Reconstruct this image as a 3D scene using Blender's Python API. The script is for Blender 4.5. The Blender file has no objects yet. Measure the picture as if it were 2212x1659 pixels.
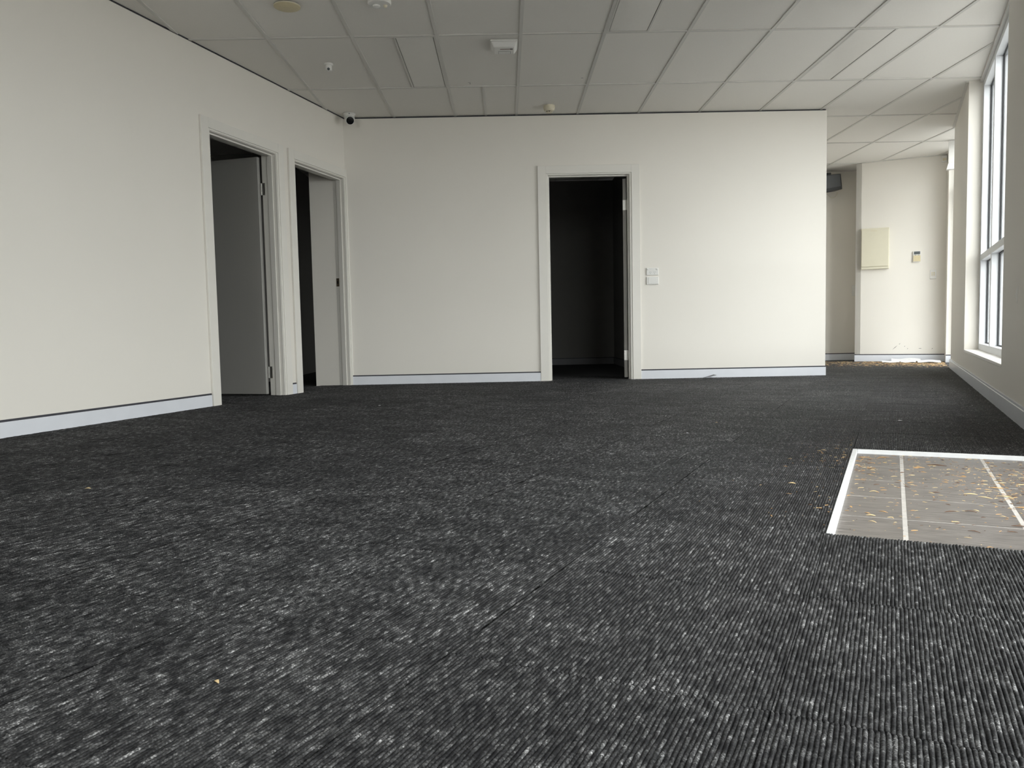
import bpy, bmesh, math, random
import numpy as np
from mathutils import Vector, Matrix

random.seed(7)
sc = bpy.context.scene
COL = sc.collection

# ---------------------------------------------------------------- camera
F_PX, YAW, PITCH, ROLL, CAM_H = 1707.1, 0.007155, -0.068914, -0.020323, 0.525
def cam_basis():
    f = Vector((math.sin(YAW)*math.cos(PITCH), math.cos(YAW)*math.cos(PITCH), math.sin(PITCH)))
    r = Vector((math.cos(YAW), -math.sin(YAW), 0)); u = r.cross(f)
    r2 = r*math.cos(ROLL) + u*math.sin(ROLL); u2 = -r*math.sin(ROLL) + u*math.cos(ROLL)
    return r2, u2, f
r_, u_, f_ = cam_basis()
cam_d = bpy.data.cameras.new('camera'); cam = bpy.data.objects.new('camera', cam_d); COL.objects.link(cam)
cam_d.sensor_fit = 'HORIZONTAL'; cam_d.sensor_width = 36.0; cam_d.lens = F_PX*36.0/2212.0
cam_d.clip_start = 0.05; cam_d.clip_end = 200
cam.matrix_world = Matrix(((r_.x, u_.x, -f_.x, 0), (r_.y, u_.y, -f_.y, 0), (r_.z, u_.z, -f_.z, CAM_H), (0, 0, 0, 1)))
sc.camera = cam

# ---------------------------------------------------------------- sky, exposure
SKY = 10.0
sc.view_settings.view_transform = 'Standard'; sc.view_settings.look = 'None'
sc.view_settings.gamma = 1.0; sc.view_settings.use_curve_mapping = False
sc.view_settings.exposure = -0.04
w = bpy.data.worlds.new('overcast_sky'); sc.world = w; w.use_nodes = True
nt = w.node_tree; nt.nodes.clear()
out = nt.nodes.new('ShaderNodeOutputWorld'); bg = nt.nodes.new('ShaderNodeBackground')
tc = nt.nodes.new('ShaderNodeTexCoord'); sx = nt.nodes.new('ShaderNodeSeparateXYZ')
rmp = nt.nodes.new('ShaderNodeValToRGB')
rmp.color_ramp.elements[0].position = 0.0; rmp.color_ramp.elements[0].color = (0.74, 0.74, 0.735, 1)
rmp.color_ramp.elements[1].position = 1.0; rmp.color_ramp.elements[1].color = (1.0, 0.985, 0.97, 1)
nt.links.new(tc.outputs['Generated'], sx.inputs[0]); nt.links.new(sx.outputs['Z'], rmp.inputs[0])
nt.links.new(rmp.outputs[0], bg.inputs[0]); bg.inputs[1].default_value = SKY
nt.links.new(bg.outputs[0], out.inputs[0])

# ---------------------------------------------------------------- frames
TH = math.radians(26.2); S, C = math.sin(TH), math.cos(TH)
HC = 2.6205                                   # ceiling height
def W(x, y, z): return (x, y, z)              # ceiling grid / back wall frame
def U(u, v, z): return (u*C + v*S, -u*S + v*C, z)      # street wall frame: u out through the wall, v along it
LA = (-1.543, 7.915); LT = math.atan(0.31)
LS, LC = math.sin(LT), math.cos(LT)
def L(n, t, z): return (LA[0] + t*LS - n*LC, LA[1] + t*LC + n*LS, z)   # left wall frame: n behind the wall, t along it
UW = 0.575                                    # room face of the street wall
YB = 7.906                                    # room face of the back wall

# portals: only guide sampling towards the glazed openings
def portal(name, u, v0, v1, z0, z1):
    d = bpy.data.lights.new(name, 'AREA'); d.shape = 'RECTANGLE'; d.size = v1-v0; d.size_y = z1-z0
    d.cycles.is_portal = True
    o = bpy.data.objects.new(name, d); COL.objects.link(o)
    ex = Vector(U(0, 1, 0)); ey = Vector((0, 0, 1)); ez = ex.cross(ey)
    inward = Vector(U(-1, 0, 0))
    if (-ez).dot(inward) < 0: ex = -ex; ez = ex.cross(ey)
    p = U(u, (v0+v1)/2, (z0+z1)/2)
    o.matrix_world = Matrix(((ex.x, ey.x, ez.x, p[0]), (ex.y, ey.y, ez.y, p[1]), (ex.z, ey.z, ez.z, p[2]), (0, 0, 0, 1)))
portal('daylight_portal', 0.84, 5.45, 8.192, 0.24, HC)
portal('daylight_portal', 0.84, 10.0, 11.3, 0.0, HC)
portal('daylight_portal', 0.84, 0.30, 3.52, 0.0, 2.5)

def rear_portal():
    d = bpy.data.lights.new('daylight_portal', 'AREA'); d.shape = 'RECTANGLE'; d.size = 5.1; d.size_y = 2.1; d.cycles.is_portal = True
    o = bpy.data.objects.new('daylight_portal', d); COL.objects.link(o)
    ex = Vector(U(1, 0, 0)); ey = Vector((0, 0, 1)); ez = ex.cross(ey)
    if (-ez).dot(Vector(U(0, 1, 0))) < 0: ex = -ex; ez = ex.cross(ey)
    p = U(-3.05, -4.31, 1.4)
    o.matrix_world = Matrix(((ex.x, ey.x, ez.x, p[0]), (ex.y, ey.y, ez.y, p[1]), (ex.z, ey.z, ez.z, p[2]), (0, 0, 0, 1)))
rear_portal()

# ---------------------------------------------------------------- materials
def mat(name, col, rough=0.6, metal=0.0, spec=0.5, bump=0.0, bscale=200.0, var=0.0, vscale=3.0):
    m = bpy.data.materials.new(name); m.use_nodes = True
    n = m.node_tree; b = n.nodes['Principled BSDF']
    b.inputs['Base Color'].default_value = (*col, 1); b.inputs['Roughness'].default_value = rough
    b.inputs['Metallic'].default_value = metal; b.inputs['Specular IOR Level'].default_value = spec
    g = n.nodes.new('ShaderNodeNewGeometry')
    if var:
        t = n.nodes.new('ShaderNodeTexNoise'); t.inputs['Scale'].default_value = vscale; t.inputs['Detail'].default_value = 4
        n.links.new(g.outputs['Position'], t.inputs['Vector'])
        r = n.nodes.new('ShaderNodeMapRange'); r.inputs['From Min'].default_value = 0.3; r.inputs['From Max'].default_value = 0.7
        r.inputs['To Min'].default_value = 1-var; r.inputs['To Max'].default_value = 1+var
        n.links.new(t.outputs['Fac'], r.inputs['Value'])
        v = n.nodes.new('ShaderNodeVectorMath'); v.operation = 'SCALE'; v.inputs[0].default_value = col
        n.links.new(r.outputs[0], v.inputs['Scale']); n.links.new(v.outputs[0], b.inputs['Base Color'])
    if bump:
        t = n.nodes.new('ShaderNodeTexNoise'); t.inputs['Scale'].default_value = bscale; t.inputs['Detail'].default_value = 3
        n.links.new(g.outputs['Position'], t.inputs['Vector'])
        bp = n.nodes.new('ShaderNodeBump'); bp.inputs['Strength'].default_value = bump; bp.inputs['Distance'].default_value = 0.002
        n.links.new(t.outputs['Fac'], bp.inputs['Height']); n.links.new(bp.outputs[0], b.inputs['Normal'])
    return m
M = {}
M['wall'] = mat('cream_wall_paint', (0.835, 0.80, 0.738), 0.55, spec=0.35, bump=0.06, bscale=260, var=0.012, vscale=1.3)
M['trim'] = mat('white_gloss_trim', (0.81, 0.785, 0.73), 0.35, spec=0.5, var=0.01, vscale=6)
M['room'] = mat('shaded_wall_paint', (0.30, 0.29, 0.27), 0.7, spec=0.2, var=0.02, vscale=2)  # same wall paint, darkened so the colour carries the dimness of the rooms
M['room_skirting'] = mat('shaded_skirting', (0.24, 0.24, 0.25), 0.5, var=0.02, vscale=4)  # skirting colour darkened likewise to stand for the back room's shade
M['skirting'] = mat('pale_grey_skirting', (0.76, 0.78, 0.83), 0.3, spec=0.5, var=0.02, vscale=9)
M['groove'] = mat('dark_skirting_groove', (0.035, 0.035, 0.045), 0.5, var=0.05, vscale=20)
M['tile'] = mat('ceiling_tile_board', (0.86, 0.835, 0.79), 0.9, spec=0.1, bump=0.25, bscale=420, var=0.02, vscale=160)
M['tbar'] = mat('ceiling_grid_metal', (0.66, 0.645, 0.61), 0.45, spec=0.4, var=0.02, vscale=10)
M['void'] = mat('ceiling_void', (0.06, 0.06, 0.06), 0.9, var=0.1)
M['diffuser'] = mat('acrylic_diffuser', (0.79, 0.77, 0.73), 0.35, spec=0.4, var=0.01, vscale=30)
M['door'] = mat('door_paint', (0.42, 0.41, 0.385), 0.45, spec=0.4, var=0.015, vscale=2)
M['steel'] = mat('brushed_steel', (0.62, 0.61, 0.58), 0.3, metal=1.0, var=0.05, vscale=60)
M['brass'] = mat('aged_strike_metal', (0.20, 0.15, 0.10), 0.4, metal=0.8, var=0.1, vscale=80)
M['dark'] = mat('dark_opening', (0.012, 0.011, 0.010), 0.6, var=0.1, vscale=40)
M['alu'] = mat('powder_coated_frame', (0.78, 0.80, 0.83), 0.35, spec=0.5, var=0.01, vscale=9)
M['gasket'] = mat('black_rubber_gasket', (0.02, 0.021, 0.024), 0.6, var=0.1, vscale=30)
M['white'] = mat('white_plastic', (0.80, 0.79, 0.76), 0.35, spec=0.5, var=0.01, vscale=30)
M['cream'] = mat('yellowed_plastic', (0.70, 0.61, 0.40), 0.45, spec=0.4, var=0.03, vscale=40)
M['ivory'] = mat('ivory_plastic', (0.74, 0.68, 0.53), 0.4, spec=0.45, var=0.02, vscale=40)
M['panel'] = mat('cream_enamel_panel', (0.74, 0.70, 0.56), 0.4, spec=0.45, var=0.015, vscale=10)
M['lens'] = mat('black_camera_glass', (0.008, 0.008, 0.009), 0.25, spec=0.5, var=0.1, vscale=30)
M['lcd'] = mat('grey_lcd', (0.11, 0.125, 0.13), 0.2, spec=0.5, var=0.05, vscale=60)
M['unit'] = mat('dark_grey_unit', (0.10, 0.105, 0.11), 0.6, var=0.05, vscale=12)
M['unit2'] = mat('black_unit_rim', (0.05, 0.052, 0.055), 0.6, var=0.05, vscale=12)
M['grout'] = mat('pale_grout', (0.44, 0.415, 0.385), 0.8, var=0.12, vscale=40, bump=0.2, bscale=300)
M['strip'] = mat('white_edge_strip', (0.78, 0.79, 0.80), 0.35, spec=0.5, var=0.05, vscale=25)
M['leaf1'] = mat('dry_leaf_tan', (0.50, 0.30, 0.13), 0.7, var=0.25, vscale=60)
M['leaf2'] = mat('dry_leaf_pale', (0.66, 0.50, 0.27), 0.7, var=0.2, vscale=60)
M['leaf3'] = mat('dry_leaf_brown', (0.13, 0.07, 0.04), 0.75, var=0.3, vscale=60)
M['paper'] = mat('white_paper', (0.82, 0.83, 0.86), 0.7, var=0.02, vscale=20)
M['paving'] = mat('grey_paving', (0.22, 0.215, 0.205), 0.85, var=0.08, vscale=2, bump=0.2, bscale=80)
M['scuff'] = mat('grey_scuff', (0.16, 0.155, 0.15), 0.8, var=0.2, vscale=90)
M['filler'] = mat('pale_filler', (0.88, 0.86, 0.82), 0.8, var=0.02, vscale=90)
M['red'] = mat('brown_vent_mesh', (0.16, 0.06, 0.03), 0.6, var=0.2, vscale=200)
M['backing'] = mat('carpet_backing', (0.035, 0.035, 0.038), 0.95, var=0.1, vscale=30)

def glass_mat():
    m = bpy.data.materials.new('clear_window_glass'); m.use_nodes = True; n = m.node_tree; n.nodes.clear()
    o = n.nodes.new('ShaderNodeOutputMaterial'); mx = n.nodes.new('ShaderNodeMixShader')
    t = n.nodes.new('ShaderNodeBsdfTransparent'); t.inputs[0].default_value = (0.94, 0.96, 0.96, 1)
    g = n.nodes.new('ShaderNodeBsdfGlossy'); g.inputs['Roughness'].default_value = 0.0
    f = n.nodes.new('ShaderNodeFresnel'); f.inputs[0].default_value = 1.45
    ge = n.nodes.new('ShaderNodeNewGeometry'); mr = n.nodes.new('ShaderNodeMapRange')   # same reflectance at both faces of a thin pane
    mr.inputs['To Min'].default_value = 1.45; mr.inputs['To Max'].default_value = 1/1.45
    n.links.new(ge.outputs['Backfacing'], mr.inputs['Value']); n.links.new(mr.outputs[0], f.inputs[0])
    n.links.new(f.outputs[0], mx.inputs[0]); n.links.new(t.outputs[0], mx.inputs[1]); n.links.new(g.outputs[0], mx.inputs[2])
    n.links.new(mx.outputs[0], o.inputs[0]); return m
M['glass'] = glass_mat()

PITCH_R = 0.5/74
def carpet_mat():
    m = bpy.data.materials.new('charcoal_ribbed_carpet'); m.use_nodes = True; n = m.node_tree; b = n.nodes['Principled BSDF']
    lk = n.links.new
    g = n.nodes.new('ShaderNodeNewGeometry')
    vr = n.nodes.new('ShaderNodeVectorRotate'); vr.rotation_type = 'Z_AXIS'; vr.inputs['Angle'].default_value = TH
    lk(g.outputs['Position'], vr.inputs['Vector'])
    sp = n.nodes.new('ShaderNodeSeparateXYZ'); lk(vr.outputs[0], sp.inputs[0])
    def mth(op, a, bb):
        q = n.nodes.new('ShaderNodeMath'); q.operation = op
        for k, v in enumerate((a, bb)):
            if v is None: continue
            if isinstance(v, (int, float)): q.inputs[k].default_value = v
            else: lk(v, q.inputs[k])
        return q.outputs[0]
    oi = n.nodes.new('ShaderNodeObjectInfo')
    an = n.nodes.new('ShaderNodeAttribute'); an.attribute_name = 'rib'; rib = an.outputs['Fac']
    # yarn segments: a new tone every one or two centimetres along each rib
    cb = n.nodes.new('ShaderNodeCombineXYZ'); lk(mth('MULTIPLY', rib, 3.17), cb.inputs[0]); lk(mth('MULTIPLY', sp.outputs['Y'], 38.0), cb.inputs[1]); lk(mth('MULTIPLY', oi.outputs['Random'], 200.0), cb.inputs[2])
    t1 = n.nodes.new('ShaderNodeTexNoise'); t1.inputs['Scale'].default_value = 1.0; t1.inputs['Detail'].default_value = 3.0
    lk(cb.outputs[0], t1.inputs['Vector'])
    # soft blotches of the tile pattern, stretched across the ribs
    cb2 = n.nodes.new('ShaderNodeCombineXYZ'); lk(mth('MULTIPLY', sp.outputs['X'], 5.0), cb2.inputs[0]); lk(mth('MULTIPLY', sp.outputs['Y'], 9.0), cb2.inputs[1])
    t2 = n.nodes.new('ShaderNodeTexNoise'); t2.inputs['Scale'].default_value = 1.0; t2.inputs['Detail'].default_value = 3.0
    lk(cb2.outputs[0], t2.inputs['Vector'])
    # fine fibre fleck
    t3 = n.nodes.new('ShaderNodeTexNoise'); t3.inputs['Scale'].default_value = 330.0; t3.inputs['Detail'].default_value = 1.0
    lk(g.outputs['Position'], t3.inputs['Vector'])
    s1 = mth('ADD', mth('MULTIPLY', t1.outputs['Fac'], 0.60), mth('MULTIPLY', t2.outputs['Fac'], 0.15))
    s2 = mth('ADD', s1, mth('MULTIPLY', t3.outputs['Fac'], 0.42))
    s3 = mth('ADD', s2, mth('MULTIPLY', oi.outputs['Random'], 0.03))
    cr = n.nodes.new('ShaderNodeValToRGB'); e = cr.color_ramp.elements
    e[0].position = 0.50; e[0].color = (0.009, 0.009, 0.010, 1)
    e[1].position = 0.82; e[1].color = (0.40, 0.40, 0.402, 1)
    k = e.new(0.62); k.color = (0.032, 0.032, 0.033, 1)
    k = e.new(0.72); k.color = (0.095, 0.095, 0.096, 1)
    lk(s3, cr.inputs[0]); lk(cr.outputs[0], b.inputs['Base Color'])
    b.inputs['Roughness'].default_value = 0.6; b.inputs['Specular IOR Level'].default_value = 0.08
    bp = n.nodes.new('ShaderNodeBump'); bp.inputs['Strength'].default_value = 0.15; bp.inputs['Distance'].default_value = 0.001
    lk(t3.outputs['Fac'], bp.inputs['Height']); lk(bp.outputs[0], b.inputs['Normal'])
    return m
M['carpet'] = carpet_mat()

def slate_mat():
    m = bpy.data.materials.new('grey_brown_slate_tile'); m.use_nodes = True; n = m.node_tree; b = n.nodes['Principled BSDF']; lk = n.links.new
    g = n.nodes.new('ShaderNodeNewGeometry')
    vr = n.nodes.new('ShaderNodeVectorRotate'); vr.rotation_type = 'Z_AXIS'; vr.inputs['Angle'].default_value = TH
    lk(g.outputs['Position'], vr.inputs['Vector'])
    mp = n.nodes.new('ShaderNodeMapping'); mp.inputs['Scale'].default_value = (14, 110, 20); lk(vr.outputs[0], mp.inputs[0])
    t = n.nodes.new('ShaderNodeTexNoise'); t.inputs['Scale'].default_value = 1; t.inputs['Detail'].default_value = 5; lk(mp.outputs[0], t.inputs['Vector'])
    cr = n.nodes.new('ShaderNodeValToRGB'); e = cr.color_ramp.elements
    e[0].position = 0.3; e[0].color = (0.085, 0.076, 0.070, 1); e[1].position = 0.72; e[1].color = (0.21, 0.188, 0.172, 1)
    lk(t.outputs['Fac'], cr.inputs[0]); lk(cr.outputs[0], b.inputs['Base Color'])
    b.inputs['Roughness'].default_value = 0.38; b.inputs['Specular IOR Level'].default_value = 0.5
    bp = n.nodes.new('ShaderNodeBump'); bp.inputs['Strength'].default_value = 0.4; bp.inputs['Distance'].default_value = 0.002
    lk(t.outputs['Fac'], bp.inputs['Height']); lk(bp.outputs[0], b.inputs['Normal'])
    return m
M['slate'] = slate_mat()

# ---------------------------------------------------------------- mesh helpers
class MB:
    """collects boxes, prisms, lathes; build() links them as ONE mesh object"""
    def __init__(s, fn=W): s.v = []; s.f = []; s.fn = fn
    def add(s, vs, fs):
        o = len(s.v); s.v += [tuple(p) for p in vs]; s.f += [tuple(i+o for i in f) for f in fs]; return s
    def box(s, a0, a1, b0, b1, z0, z1, fn=None):
        fn = fn or s.fn
        vs = [fn(a, b, z) for z in (z0, z1) for a, b in ((a0, b0), (a1, b0), (a1, b1), (a0, b1))]
        return s.add(vs, [(0, 3, 2, 1), (4, 5, 6, 7), (0, 1, 5, 4), (1, 2, 6, 5), (2, 3, 7, 6), (3, 0, 4, 7)])
    def prism(s, poly, z0, z1, fn=None):
        fn = fn or s.fn; n = len(poly)
        vs = [fn(p[0], p[1], z0) for p in poly] + [fn(p[0], p[1], z1) for p in poly]
        fs = [tuple(range(n))[::-1], tuple(range(n, 2*n))] + [(i, (i+1) % n, n+(i+1) % n, n+i) for i in range(n)]
        return s.add(vs, fs)
    def lathe(s, prof, origin, axis=(0, 0, 1), seg=24):
        ax = Vector(axis).normalized(); e1 = ax.orthogonal().normalized(); e2 = ax.cross(e1); O = Vector(origin)
        vs = []; fs = []; m = len(prof)
        for r, h in prof:
            for k in range(seg):
                a = 2*math.pi*k/seg; vs.append(tuple(O + ax*h + (e1*math.cos(a)+e2*math.sin(a))*max(r, 1e-5)))
        for i in range(m-1):
            for k in range(seg):
                k2 = (k+1) % seg; fs.append((i*seg+k, i*seg+k2, (i+1)*seg+k2, (i+1)*seg+k))
        fs.append(tuple(range(seg))[::-1]); fs.append(tuple(range((m-1)*seg, m*seg)))
        return s.add(vs, fs)
    def tube(s, pts, r, seg=8):
        pts = [Vector(p) for p in pts]; vs = []; fs = []
        for i, p in enumerate(pts):
            d = (pts[min(i+1, len(pts)-1)]-pts[max(i-1, 0)]).normalized(); e1 = d.orthogonal().normalized(); e2 = d.cross(e1)
            for k in range(seg):
                a = 2*math.pi*k/seg; vs.append(tuple(p+(e1*math.cos(a)+e2*math.sin(a))*r))
        for i in range(len(pts)-1):
            for k in range(seg):
                k2 = (k+1) % seg; fs.append((i*seg+k, i*seg+k2, (i+1)*seg+k2, (i+1)*seg+k))
        fs.append(tuple(range(seg))[::-1]); fs.append(tuple(range((len(pts)-1)*seg, len(pts)*seg)))
        return s.add(vs, fs)
    def build(s, name, m, parent=None, origin=(0, 0, 0), bevel=0.0, smooth=False, seg=2):
        org = Vector(origin) if parent is None else parent.location.copy()
        if parent is not None and parent.parent is not None: org = org + parent.parent.location
        bm = bmesh.new(); bv = [bm.verts.new(Vector(p)-org) for p in s.v]
        for f in s.f:
            try: bm.faces.new([bv[i] for i in f])
            except ValueError: pass
        bmesh.ops.recalc_face_normals(bm, faces=bm.faces)
        if bevel: bmesh.ops.bevel(bm, geom=[e for e in bm.edges if len(e.link_faces) == 2 and e.calc_face_angle(0) > 0.5], offset=bevel, segments=seg, affect='EDGES', profile=0.5, clamp_overlap=True)
        me = bpy.data.meshes.new(name); bm.to_mesh(me); bm.free()
        me.materials.append(M[m] if isinstance(m, str) else m)
        if smooth:
            for p in me.polygons: p.use_smooth = True
            try: me.set_sharp_from_angle(angle=math.radians(35))
            except Exception: pass
        o = bpy.data.objects.new(name, me); COL.objects.link(o)
        if parent is None: o.location = org
        else: o.parent = parent
        return o
def tag(o, label=None, cat=None, group=None, kind=None):
    if label: o['label'] = label
    if cat: o['category'] = cat
    if group: o['group'] = group
    if kind: o['kind'] = kind
    return o
def empty(name, loc, label=None, cat=None, group=None, kind=None):
    o = bpy.data.objects.new(name, None); COL.objects.link(o); o.location = loc; o.empty_display_size = 0.1
    return tag(o, label, cat, group, kind)
def struct(o, label=None): return tag(o, label, None, None, 'structure')

# ================================================================ STRUCTURE
# ---- floor slab with a shallow well for the entry tiles (u -0.143..0.575, v 2.08..3.52)
WU, WV0, WV1 = -0.143, 2.08, 3.52
fl = MB(U)
fl.box(-12.5, WU, -4.3, 12.3, -0.15, -0.0005)
fl.box(WU, 0.83, -4.3, WV0, -0.15, -0.0005)
fl.box(WU, 0.83, WV1, 12.3, -0.15, -0.0005)
fl.box(WU, 0.83, WV0, WV1, -0.15, -0.016)
floor = struct(fl.build('floor', 'backing'), 'charcoal carpeted floor with a tiled entry square')

# carpet tiles: half-metre squares, real ribs; a few mesh variants shared by all
def carpet_mesh(name, wd, ln, seed):
    rng = np.random.default_rng(seed)
    nr = max(1, int(round(wd/PITCH_R))); nv = max(3, int(round(ln/0.0034)))
    offs = np.array([0.0, 0.09, 0.22, 0.5, 0.78, 0.91]); hs = np.array([0.0, 0.42, 0.84, 1.0, 0.84, 0.42])
    v = np.linspace(0, ln, nv)
    us = []; zs = []; ids = []
    ph = (seed % 4)*0.27
    for r in range(-1, nr+1):
        wob = 0.0005*np.interp(v, np.linspace(0, ln, max(2, nv//7)), rng.normal(0, 1, max(2, nv//7)))
        lam = 0.0075*rng.uniform(0.9, 1.1)
        loop = np.abs(np.sin(np.pi*v/lam + rng.uniform(0, 6.28)))**0.6
        hh = 0.0040*(0.76 + 0.20*loop + 0.035*rng.normal(0, 1, nv))
        lump = np.interp(v, np.linspace(0, ln, max(2, nv//18)), rng.normal(0, 1, max(2, nv//18)))
        hh *= 1 + 0.11*lump
        wdt = 0.9 + 0.2*loop
        for o, h in zip(offs, hs):
            oo = 0.5 + (o-0.5)*(wdt if o > 0 else 1.0)
            us.append((r + ph + oo)*PITCH_R + wob*(o > 0)); zs.append(hh*h + 0.0002*(o == 0)); ids.append(np.full(nv, r + 31.0*(seed % 17)))
    us = np.clip(np.array(us), 0.0, wd); zs = np.array(zs); ids = np.array(ids)
    zs[:, 0] *= 0.95; zs[:, -1] *= 0.95
    ncol = us.shape[0]
    # skirt columns and rows run the edge down to the backing
    co = np.stack([us, np.broadcast_to(v, us.shape), zs], -1).reshape(-1, 3)
    idx = np.arange(ncol*nv).reshape(ncol, nv)
    q = np.stack([idx[:-1, :-1], idx[1:, :-1], idx[1:, 1:], idx[:-1, 1:]], -1).reshape(-1, 4)
    ring = np.concatenate([idx[:, 0], idx[-1, 1:], idx[-2::-1, -1], idx[0, -2:0:-1]])
    base = co[ring].copy(); base[:, 2] = -0.0045; ida = np.concatenate([ids.reshape(-1), ids.reshape(-1)[ring]])
    bi = np.arange(len(ring)) + len(co)
    rn = np.roll(ring, -1); bn = np.roll(bi, -1)
    q2 = np.stack([ring, bi, bn, rn], -1)
    co = np.concatenate([co, base]); q = np.concatenate([q, q2])
    me = bpy.data.meshes.new(name)
    me.vertices.add(len(co)); me.vertices.foreach_set('co', co.astype(np.float32).ravel())
    me.loops.add(q.size); me.loops.foreach_set('vertex_index', q.astype(np.int32).ravel())
    me.polygons.add(len(q)); me.polygons.foreach_set('loop_start', np.arange(0, q.size, 4, dtype=np.int32))
    me.polygons.foreach_set('use_smooth', np.ones(len(q), dtype=bool))
    at = me.attributes.new('rib', 'FLOAT', 'POINT'); at.data.foreach_set('value', ida.astype(np.float32))
    me.update(calc_edges=True); me.materials.append(M['carpet'])
    return me
VAR = [carpet_mesh('carpet_tile', 0.5, 0.5, 10+i) for i in range(4)]
CUT = {}
def carpet_tile(u, v, wd=0.5, ln=0.5, i=0):
    if wd > 0.499 and ln > 0.499: me = VAR[i % 4]
    else:
        key = (round(wd, 3), round(ln, 3))
        if key not in CUT: CUT[key] = carpet_mesh('carpet_tile', wd, ln, 50+len(CUT))
        me = CUT[key]
    o = bpy.data.objects.new('carpet_tile', me); COL.objects.link(o); o.parent = floor
    o.location = U(u, v, 0); o.rotation_euler = (0, 0, -TH)
    return o
rt = random.Random(3)
n_ct = 0
for iu in range(-11, 2):
    u0 = WU + 0.5*iu; u1 = min(u0+0.5, UW)
    for iv in range(-5, 20):
        v0 = WV0 + 0.5*iv; v1 = v0 + 0.5
        if v1 > 11.6: v1 = 11.6
        cs = [U(u, v, 0) for u in (u0, u1) for v in (v0, v1)]
        # keep what lies in the main room or the passage
        def lw_n(p): return (p[0]-LA[0])*(-LC) + (p[1]-LA[1])*LS
        if min(lw_n(p) for p in cs) > 0.02: continue
        inside = any((p[1] < YB + 0.25) or p[0] > 3.18 for p in cs)
        if not inside: continue
        # out of the photograph and of a step beside it
        if max(p[1] for p in cs) < 0.35: continue
        if min(p[1] for p in cs) > 11.2: continue
        if u0 < WU-0.01 or v1 <= WV0+1e-6 or v0 >= WV1: segs = [(v0, v1)]
        elif v1 > WV1: segs = [(WV1, v1)]
        else: segs = []
        for a, b in segs:
            carpet_tile(u0, a, u1-u0, b-a, rt.randrange(4)); n_ct += 1
print('carpet tiles', n_ct)

# entry tiles in the well
gb = MB(U); gb.box(WU, UW+0.25, WV0, WV1, -0.02, -0.0109); grout = gb.build('grout_bed', 'grout', floor)
ug = [-0.128, 0.034, 0.312, 0.590]; vg = [2.08, 2.357, 2.637, 2.919, 3.201, 3.508]
for i in range(3):
    for j in range(5):
        g0 = 0.006; b = MB(U)
        b.box(ug[i]+(g0 if i else 0), ug[i+1]-g0, vg[j]+0.003, vg[j+1]-0.003, -0.018, -0.0103+rt.uniform(-0.0003, 0.0003))
        b.build('floor_tile', 'slate', floor, bevel=0.0004, seg=1)
t = MB(U); t.box(WU-0.002, WU+0.015, WV0-0.001, WV1+0.002, -0.012, 0.0055)
struct(t.build('trim_1', 'strip', bevel=0.001), 'white metal edge strip along the carpet side of the entry tiles')
t = MB(U); t.box(WU+0.016, UW+0.2, WV1-0.014, WV1+0.001, -0.012, 0.0055)
struct(t.build('trim_2', 'strip', bevel=0.001), 'white metal edge strip along the far side of the entry tiles')
t = MB(U); t.box(WU+0.016, UW+0.2, WV0+0.000, WV0+0.004, -0.012, 0.000)
struct(t.build('trim_3', 'strip'), 'thin white edge strip along the near side of the entry tiles')

# ---- walls
HT = 2.10   # rough opening heads
# left wall, two door openings
D1 = (-2.058, -1.206); D2 = (-0.918, -0.045)
wl = MB(L)
wl.box(0, 0.12, -19, D1[0]-0.02, 0, HC-0.004); wl.box(0, 0.12, D1[1]+0.02, D2[0]-0.02, 0, HC-0.004); wl.box(0, 0.12, D2[1]+0.02, 0.0, 0, HC-0.004)
wl.box(0, 0.12, D1[0]-0.02, D1[1]+0.02, 2.06, HC-0.004); wl.box(0, 0.12, D2[0]-0.02, D2[1]+0.02, 2.06, HC-0.004)
struct(wl.build('wall_left', 'wall'), 'cream side wall with two doorways')
# back wall (runs on behind the left wall as a short nib)
DB = (0.452, 1.250)
wb = MB(W)
wb.box(-1.90, DB[0]-0.02, YB, YB+0.12, 0, HC-0.010); wb.box(DB[1]+0.02, 3.206, YB, YB+0.12, 0, HC-0.010); wb.box(DB[0]-0.02, DB[1]+0.02, YB, YB+0.12, 2.06, HC-0.010)
wb.box(3.086, 3.206, YB+0.12, 11.1, 0, HC-0.01)
struct(wb.build('wall_back', 'wall'), 'cream back wall with one dark doorway')
# right (street) wall
wr = MB(U); UO = UW + 0.25
wr.box(UW, UO, 3.52, 5.45, 0, HC+0.02); wr.box(UW, UO, 5.45, 8.192, 0, 0.241); wr.box(UW, UO, 8.192, 10.0, 0, HC+0.02)
wr.box(UW, UO, -4.3, 0.30, 0, HC+0.02)
wr.box(UW, UO, 0.30, 3.52, 2.50, HC+0.02)
struct(wr.build('wall_right', 'wall'), 'cream street wall with tall windows')
# far end wall of the passage, nib beside the far glazed door, niche wall
we = MB(U); we.box(-0.467, 0.66, 11.585, 11.75, 0, HC-0.003); we.box(-0.467, -0.40, 11.585, 12.3, 0, HC-0.003); we.box(0.595, UO, 11.30, 11.75, 0, HC+0.01)
struct(we.build('wall_end', 'wall'), 'cream end wall of the passage behind the street wall')
wn = MB(W); wn.box(3.0, 5.4, 11.09, 11.25, 0, HC-0.003)
struct(wn.build('wall_niche', 'wall'), 'shaded cream wall at the back of the niche')
wz = MB(U); RW = (-5.6, -0.5, 0.35, 2.45)      # opening in the rear wall for the added fill window
wz.box(-12.5, RW[0], -4.3, -4.1, 0, HC+0.02); wz.box(RW[1], UO, -4.3, -4.1, 0, HC+0.02); wz.box(RW[0], RW[1], -4.3, -4.1, 0, RW[2]); wz.box(RW[0], RW[1], -4.3, -4.1, RW[3], HC+0.02)
struct(wz.build('wall_rear', 'wall'), 'cream wall behind the camera')
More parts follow.
